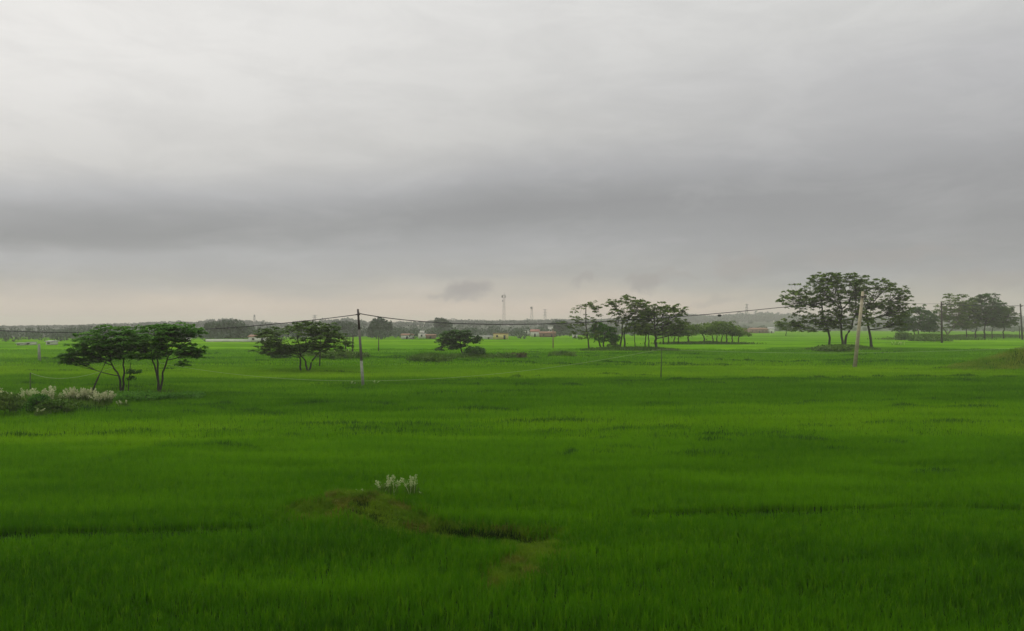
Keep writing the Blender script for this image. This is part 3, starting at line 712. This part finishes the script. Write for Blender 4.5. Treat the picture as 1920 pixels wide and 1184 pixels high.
# ------------------------------------------------------------------ poles and wires
def pole(label, base, top, r, mat, name='utility_pole', cat='utility pole', lower=None, fit=True, group=None, insul=True, d=None, d2=None):
    d = d or gdist(base[1])
    b = W(*base, d); b[2] = min(b[2], height(b[0:1], b[1:2])[0])
    t = W(*top, d2 or d)
    root = thing(name, b, label, cat, group)
    m = MB()
    if lower:
        c = b + (t - b) * lower
        lo = MB(); lo.tube([b - (0, 0, .3), c], [r * 1.3, r * 1.1], 10); lo.build('pole_foot', M['pale'], root, smooth=False)
        e = b + (t - b) * 0.74
        mi = MB(); mi.tube([c, e], [r * 1.06, r * 0.96], 10); mi.build('middle_shaft', M['grey'], root)
        m.tube([e, t], [r * 0.95, r * 0.8], 10)
    else:
        m.tube([b - (0, 0, .3), (b + t) / 2, t], [r * 1.2, r, r * 0.8], 10)
    m.build('shaft', M[mat], root)
    if insul:
        k = 0.93
        p = b + (t - b) * k
        br = MB(); br.box(p + (0, -r * 1.3, 0), r * 3.4, r * 0.8, r * 0.9); br.build('bracket', M['steel'], root)
        ins = MB(); ins.tube([p + (r * 1.4, -r * 1.3, r * .5), p + (r * 1.4, -r * 1.3, r * 1.6)], [r * .5, r * .4], 8); ins.build('insulator', M['porcelain'], root)
    return root, t
pole('utility pole with dark upper shaft and pale white foot, left of centre', (681, 720), (671, 580), 0.14, 'steel', lower=0.34)
pole('pale yellowish concrete pole leaning to the right in front of the big domed trees', (1602, 687), (1618, 547), 0.27, 'concrete')
pole('straight dark pole against the dark trees of the right-hand mound', (1766, 643), (1765, 566), 0.32, 'steel')
pole('dark pole at the right picture edge, slightly leaning left', (1917, 637), (1913, 570), 0.36, 'steel')
pole('thin dark pole right under the right part of the wide umbrella tree', (599, 686), (602, 622), 0.09, 'wood', name='thin_pole', insul=False)
pole('thin dark pole just left of the white-footed pole, among far plumes', (661, 664), (662, 630), 0.17, 'wood', name='thin_pole', insul=False)
pole('short thin dark post at the tip of the wide umbrella tree', (648, 662), (648, 636), 0.14, 'wood', name='thin_pole', insul=False)
pole('faint thin pole in front of the far rounded tree', (710, 657), (710, 630), 0.13, 'wood', name='thin_pole', insul=False)
pole('short brown post with white top box in front of the red-roofed houses', (1037, 652), (1037, 618), 0.17, 'brick', name='thin_pole', insul=False)
pole('squat hazy post with a dark cap in the field at far left', (74, 674), (73, 645), 0.26, 'pale', name='stone_post', cat='post', insul=False)
pole('thin stake in the hazy field beyond the right-hand mound', (1912, 635), (1911, 612), 0.2, 'wood', name='stake', cat='stake', insul=False)
pole('dark stake in the field right of the thick curved trunk', (1680, 636), (1679, 624), 0.22, 'wood', name='stake', cat='stake', insul=False)
pole('mossy green post in the field below the right end of the grove', (1239, 706), (1241, 652), 0.075, 'greenpost', name='wire_post', cat='post', insul=False)
pole('faint green post in the field at far left behind the kans plumes', (57, 738), (57, 699), 0.07, 'greenpost', name='wire_post', cat='post', insul=False)
br = pole('dark wooden brace leaning up into the left tree from the cream plumes', (168, 735), (199, 678), 0.075, 'wood', name='leaning_brace', cat='brace', insul=False, d=DL - 1.2)[0]

def wire(name, label, cat, pts, r, mat, group=None):
    """a cable hung through picture points (px, py, distance)"""
    P = np.array([W(px, py, d) for px, py, d in pts])
    t = np.linspace(0, 1, len(P)); tt = np.linspace(0, 1, 40)
    def lagr(v):
        s = 0
        for i in range(len(P)):
            c = v[i]
            for j in range(len(P)):
                if j != i: c = c * (tt - t[j]) / (t[i] - t[j])
            s = s + c
        return s
    q = np.stack([lagr(P[:, i]) for i in range(3)], 1)
    m = MB(); m.tube(q, r, 5)
    return tag(m.build(name, M[mat], smooth=True), label, cat, group)
DP, DQ, DT, DU = gdist(720), gdist(687), gdist(643), gdist(637)
GW = 'spans of the overhead cable'
wire('overhead_cable', 'black sagging cable running left from the white-footed pole behind the left trees', 'cable', [(-280, 597, DP), (195, 624, DP), (672, 590, DP)], 0.045, 'cable', GW)
sp = wire('overhead_cable', 'long black sagging cable between the white-footed pole and the leaning concrete pole', 'cable', [(672, 588, DP), (1085, 605.5, DP + (DQ - DP) * .5), (1616, 560, DQ)], 0.05, 'cable', GW)
jb = MB(); jp = W(1349, 592, DP + (DQ - DP) * .74); jb.tube([jp - (.3, 0, .03), jp - (.15, 0, 0), jp + (.15, 0, 0), jp + (.3, 0, .03)], [.06, .17, .17, .06], 8); jb.build('cable_joint', M['cable'], sp)
wire('overhead_cable', 'thin cable from the leaning concrete pole to the straight dark pole', 'cable', [(1616, 560, DQ), (1690, 569, DQ + (DT - DQ) * .5), (1765, 570, DT)], 0.05, 'cable', GW)
wire('overhead_cable', 'thin cable between the straight dark pole and the pole at the right edge', 'cable', [(1765, 570, DT), (1840, 574, (DT + DU) / 2), (1913, 573.5, DU)], 0.12, 'cable', GW)
wire('overhead_cable', 'short end of cable leaving the pole at the right edge out of the picture', 'cable', [(1913, 573.5, DU), (1990, 575, DU + 10), (2060, 573, DU + 20)], 0.12, 'cable', GW)
DW = gdist(706)
GS = 'low pale field wires'
wire('field_wire', 'pale green low wire sagging from the left trees to the mossy green post', 'wire', [(300, 681, DW - 16), (760, 713, DW - 8), (1240, 655, DW)], 0.013, 'rope', GS)
wire('field_wire', 'pale low wire stretched right from the mossy green post in front of the big trees', 'wire', [(1240, 655, DW), (1600, 662, DW + 2), (1990, 649, DW + 4)], 0.013, 'rope', GS)
wire('field_wire', 'faint low wire sagging between the far left post and the left trees', 'wire', [(57, 699, 78), (130, 709, 77), (226, 684, DL + .3)], 0.016, 'rope', GS)

# ------------------------------------------------------------------ village at the far edge of the fields
def house(label, x0, x1, yb, yt, wall, roof, kind='gable', name='village_house', storey2=False, d=None):
    d = d or gdist(yb); k = d / F
    wdt, hgt = (x1 - x0) * k, (yb - yt) * k
    c = W((x0 + x1) / 2, yb, d); c[2] = 0
    root = thing(name, c, label, 'house', 'village houses at the far field edge')
    wh = hgt * (0.68 if kind == 'gable' else 0.9)
    dep = max(4.0, min(wdt * 0.7, 9))
    m = MB(); m.box(c + (0, dep / 2, wh / 2), wdt, dep, wh); m.build('wall', M[wall], root)
    r = MB(); o = 0.35
    if kind == 'gable':
        z0, z1 = wh + 0.02, hgt
        a, b = wdt / 2 + o, dep / 2 + o
        v = np.array([(-a, -b, z0), (a, -b, z0), (a, b, z0), (-a, b, z0), (-a * .96, 0, z1), (a * .96, 0, z1), (-a, -b, z0 + .2), (a, -b, z0 + .2), (a, b, z0 + .2), (-a, b, z0 + .2)]) + c + (0, dep / 2, 0)
        r.add(v, [(0, 3, 2, 1), (0, 1, 7, 6), (2, 3, 9, 8), (6, 7, 5, 4), (8, 9, 4, 5), (1, 2, 8, 7), (3, 0, 6, 9)], [(7, 8, 5), (9, 6, 4)])
    else:
        r.box(c + (0, dep / 2, wh + (hgt - wh) / 2 + .01), wdt + .5, dep + .5, hgt - wh)
    r.build('roof', M[roof], root)
    n = max(1, int(wdt / 3.2))
    for i in range(n):
        x = (i + .5) / n * wdt - wdt / 2
        q = MB()
        if i == n // 2 and wdt > 4:
            q.box(c + (x, -.02, min(2.0, wh * .75) / 2), 0.95, 0.08, min(2.0, wh * .75)); q.build('door', M['dark'], root)
        else:
            q.box(c + (x, -.02, wh * .58), 0.9, 0.08, min(1.1, wh * .4)); q.build('window', M['dark'], root)
    if storey2:
        u = MB(); u.box(c + (0, dep / 2, hgt + hgt * .22), wdt * .6, dep * .6, hgt * .44); u.build('upper_storey', M[wall], root)
    return root
house('yellow flat-roofed building right of the small umbrella tree', 925, 953, 636.5, 625, 'yellow', 'roof_brown', 'flat')
house('long low white shed left of the yellow building', 884, 908, 635.5, 629.5, 'white', 'roof_grey', 'flat')
house('low whitish lean-to touching the left side of the yellow building', 908, 924, 636, 630, 'white', 'roof_grey')
house('tiny white shed in front of the trees between the yellow and the red-roofed houses', 974, 983, 629, 624, 'white', 'roof_grey', 'flat')
house('white house left of the red-roofed one', 982, 993, 630, 618, 'white', 'roof_grey', 'flat')
house('white-walled house with bright red roof', 995, 1011, 632, 618, 'white', 'roof_red')
house('long bare brick row with reddish roof behind the short brown post', 1012, 1042, 632.5, 622, 'brick', 'roof_brown')
house('tall whitish building behind the brick row', 1028, 1037, 631, 613, 'white', 'roof_grey', 'flat', d=560)
house('white hut half hidden by the slender tree of the grove', 1074, 1083, 634, 625, 'white', 'roof_grey')
house('low house with reddish roof and white wall left of the two-storey white house', 752, 774, 636, 626, 'white', 'roof_brown')
house('two-storey white house left of the small umbrella tree', 784, 797, 635, 625, 'white', 'roof_grey', 'flat', storey2=True)
house('low brick house with reddish roof right of the two-storey white house', 798, 816, 635.5, 627, 'brick', 'roof_brown')
house('white house with brown roof left behind the wide umbrella tree', 466, 500, 641.5, 628, 'white', 'roof_brown')
house('white cottage above the right tip of the left trees', 339, 350, 642, 633, 'white', 'roof_grey')
house('low white hut at the far field edge, leftmost of all houses', 31, 38, 648, 643, 'white', 'roof_grey')
house('small white hut second from the left at the far field edge', 50, 56, 647.5, 642, 'white', 'roof_grey', 'flat')
house('white hut between the dark-capped post and the left trees', 86, 96, 647, 639, 'white', 'roof_grey')
house('faint pinkish house row far right of the far light green row', 1408, 1440, 625, 615, 'brick', 'roof_brown')
house('faint whitish far house beside the pinkish row', 1442, 1452, 625, 614, 'white', 'roof_grey')
house('faint red-brown far house left of the pinkish row', 1380, 1402, 626, 616, 'brick', 'roof_red')
bw = MB(); dbw = gdist(641.5)
bw.box((GX(428, dbw), dbw, 0.55), (470 - 386) / F * dbw, 0.3, 1.1)
tag(bw.build('boundary_wall', M['white']), 'long low white boundary wall at the far field edge between the left trees and the wide umbrella tree', 'wall')

# ------------------------------------------------------------------ far trees, woodland and hills
def far_blob(mb, cx, cy, z0, rw, hh, n, size, rng):
    """leafy mass of one far tree: cards through a lumpy dome"""
    p = rng.normal(0, 1, (n, 3)); p /= np.linalg.norm(p, axis=1)[:, None]
    p *= rng.uniform(0.55, 1, (n, 1)) ** 0.6
    p *= 1 + 0.18 * np.sin(p[:, :1] * 5 + rng.uniform(0, 6)) * np.cos(p[:, 2:] * 4 + rng.uniform(0, 6))
    c = np.stack((cx + p[:, 0] * rw, cy + p[:, 1] * rw * .8, z0 + hh * (0.52 + 0.48 * p[:, 2])), 1)
    leaf_cards(mb, c, size, rng, 0.8)
PX = [-300, 0, 60, 140, 330, 370, 390, 430, 475, 530, 600, 650, 690, 740, 800, 830, 870, 960, 1040, 1080, 1180, 1290, 1330, 1400, 1450, 1520, 1600, 1700, 1800, 1920, 2200]
PT = [611, 611, 610, 609, 602, 604, 600, 597, 601, 606, 600, 596, 603, 603, 602, 597, 600, 600, 598, 599, 595, 588, 591, 587, 586, 590, 594, 592, 590, 594, 592]
BX = [-300, 140, 340, 500, 680, 950, 1080, 1300, 1400, 1480, 1600, 2200]
BY = [650, 648.5, 642.5, 642, 638, 637, 634, 627, 625, 622, 622, 624]
rng = R(77)
hl = MB()   # hills under the woodland
hx = np.linspace(-300, 2200, 251)
ridge = np.interp(hx, PX, PT); basey = np.interp(hx, BX, BY)
d0 = EYE * F / (basey - HOR); d1 = np.clip(d0 * 4.0, 1500, 2300)
ztop = EYE + (HOR - ridge) / F * d1
prof = []
for s, zf in ((0.0, -0.4), (0.3, 0.05), (0.6, 0.28), (1.0, 0.42), (1.3, 0.3), (1.7, -0.4)):
    dd = d0 * 1.06 + (d1 - d0 * 1.06) * s
    prof.append(np.stack((GX(hx, dd), dd, np.where(zf < 0, -0.5, ztop * zf)), 1))
n = len(hx); a = (np.arange(len(prof) - 1)[:, None] * n + np.arange(n - 1)[None]).ravel()
hl.add(np.concatenate(prof), np.stack((a, a + 1, a + n + 1, a + n), 1))
tag(hl.build('hills', pmat('hill_scrub', (0.035, 0.055, 0.02), 0.95, 0.3, 0.02), smooth=True), kind='structure')
wood = MB()
for i in range(2500):
    px = rng.uniform(-200, 2120)
    rt, by = np.interp(px, PX, PT), np.interp(px, BX, BY)
    a0 = EYE * F / (by - HOR); a1 = min(max(a0 * 4.0, 1500), 2300)
    s = rng.uniform(0, 0.9)
    if i < 700: s = rng.uniform(0.05, 0.22)
    if i > 1200: s = rng.uniform(0.88, 1.06)
    d = a0 * 1.0 + (a1 - a0) * s
    zt = EYE + (HOR - rt) / F * a1
    g0 = np.interp(s, [0, .3, .6, 1, 1.3], [0, .05, .28, .42, .3]) * zt
    if s > 0.85:
        zt2 = EYE + (HOR - rt) / F * d
        hgt = max(4.0, (zt2 - g0) * (rng.uniform(0.72, 1.0) + 0.2 * (rng.uniform() < 0.08)))
        rw = hgt * rng.uniform(0.5, 0.8)
    else:
        zt2 = EYE + (HOR - rt) / F * d
        hgt = min(rng.uniform(4.5, 10.0), max(3.0, zt2 - g0))
        if s < 0.23: hgt = min(hgt, rng.uniform(3.0, 6.5) * (0.8 + 1.5 * s))
        rw = hgt * rng.uniform(0.5, 0.9)
    far_blob(wood, GX(px, d), d, g0 - 0.3, rw, hgt, 76 if s < 0.85 else 110, 0.62 * hgt ** 0.5 * (d / 500) ** 0.5, rng)
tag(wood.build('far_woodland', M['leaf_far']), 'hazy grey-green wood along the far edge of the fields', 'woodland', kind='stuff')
def far_tree(label, px, by, top, rw, seed, d=None, size=1.0):
    d = d or gdist(by); r = R(seed); k = d / F
    b = W(px, by, d); b[2] = 0
    root = thing('far_tree', b, label, 'tree', 'distinct trees of the far wood')
    H = EYE + (HOR - top) * k
    t = MB(); t.tube([b - (0, 0, .3), b + (0.1, 0, H * .35), b + (0, 0, H * .6)], [.45, .35, .2], 7); t.build('trunk', M['bark'], root)
    c = MB()
    for j in range(5):
        far_blob(c, b[0] + (j - 2) * rw * k * .3, b[1] - r.uniform(0, rw * k * .3), -0.3, rw * k * .45, H * .55, 170, 0.0042 * d + size * 0.35, r)
    for j in range(9):
        an = r.uniform(0, 6.28); q = r.uniform(0.1, .55) * rw * k
        far_blob(c, b[0] + math.cos(an) * q * 1.2, b[1] + math.sin(an) * q, H * r.uniform(.02, .40), rw * k * .6, H * .58, 210, 0.0042 * d + size * 0.35, r)
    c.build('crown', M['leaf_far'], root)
far_tree('big rounded hazy tree just right of the white-footed pole', 712, 637.5, 595, 23, 201, 460)
far_tree('tall rounded hazy crown right of the left trees', 432, 641, 599, 40, 202, 420)
far_tree('hazy dome-shaped tree left of the tall rounded hazy crown', 395, 641, 604, 22, 206, 430)
far_tree('pointed hazy tree on the wooded rise above the small umbrella tree', 831, 636, 593, 17, 203, 560)
far_tree('hazy tree above the white-footed pole side of the wide umbrella tree', 645, 638, 598, 30, 204, 480)
far_tree('hazy low-domed tree above the red-roofed houses', 1050, 633, 598, 24, 205, 600)

# ------------------------------------------------------------------ masts in the distance
def mast(label, px, top, d, w0, w1, heads, name='lattice_tower', arms=0):
    d, w0, w1 = d * 1.7, w0 * 1.7, w1 * 1.7
    heads = [(a * 1.7, b, c * 1.7, e * 1.7) for a, b, c, e in heads]
    b = W(px, 630, d); b[2] = 0
    H = EYE + (HOR - top) / F * d
    root = thing(name, b, label, 'tower', 'distant masts above the wood')
    m = MB()
    for sx in (-1, 1):
        for sy in (-1, 1):
            m.tube([b + (sx * w0, sy * w0, 0), b + (sx * w1, sy * w1, H)], 0.11 * d / 700, 5)
    n = int(H / (2.2 * w0))
    for i in range(n):
        f0, f1 = i / n, (i + 1) / n
        a0, a1 = w0 + (w1 - w0) * f0, w0 + (w1 - w0) * f1
        for sy in (-1, 1):
            m.tube([b + (-a0, sy * a0, H * f0), b + (a1, sy * a1, H * f1)], 0.06 * d / 700, 4)
            m.tube([b + (a0, sy * a0, H * f0), b + (-a1, sy * a1, H * f1)], 0.06 * d / 700, 4)
            m.tube([b + (-a0, sy * a0, H * f0), b + (a0, sy * a0, H * f0)], 0.05 * d / 700, 4)
        for sx in (-1, 1):
            m.tube([b + (sx * a0, -a0, H * f0), b + (sx * a1, a1, H * f1)], 0.05 * d / 700, 4)
    m.build('lattice', M['lattice'], root)
    for (ox, hz, sx, sz) in heads:
        q = MB(); q.tube([b + (ox, -w1 - .3, H * hz - sz / 2), b + (ox, -w1 - .3, H * hz + sz / 2)], [sx, sx * .8], 8); q.build('antenna', M['lattice'], root)
    for j in range(arms):
        z = H * (0.97 - 0.13 * j); L = 4.4 - .3 * j
        q = MB(); q.tube([b + (-L, 0, z), b + (0, 0, z + .5), b + (L, 0, z)], [.17, .34, .17], 5); q.build('cross_arm', M['lattice'], root)
mast('tallest slim lattice mast with antennas near the top, above the yellow building', 945, 553, 640, 1.15, 0.7, [(-1.5, .955, .55, 2.2), (1.0, .95, .4, 2.2), (-1.1, .83, .5, 1.2), (0.1, 1.02, .12, 2.6)])
mast('lower mast with a round dish at its tip, right of the tallest mast', 997, 576, 720, 1.9, 0.5, [(-.3, .97, 1.1, 1.8)])
mast('faint power pylon right of the dish mast', 1022, 580, 800, 1.9, 0.5, [], 'power_pylon', 3)
mast('faint pylon tip above the wide umbrella tree', 590, 591, 760, 1.7, 0.5, [], 'power_pylon', 2)
mast('faint pylon right of the far light green row', 1400, 570, 900, 2.2, 0.6, [], 'power_pylon', 3)
mast('very faint mast above the tall rounded hazy crown', 477, 591, 760, 1.2, 0.5, [(0, .97, .5, 1.6)])

# ------------------------------------------------------------------ damp air
hz = MB(); hz.box((0, 1790, 23.0), 8600, 3700, 50)
hm = bpy.data.materials.new('damp_air'); hm.use_nodes = True
t = NT(hm.node_tree)
pv = t.n('ShaderNodeVolumePrincipled', Color=(1.0, 0.95, 0.925), Density=0.00030, Anisotropy=0.3)
t.n('ShaderNodeOutputMaterial', Volume=pv.outputs[0])
tag(hz.build('haze', hm), 'pale damp air over the fields', 'haze', kind='stuff')
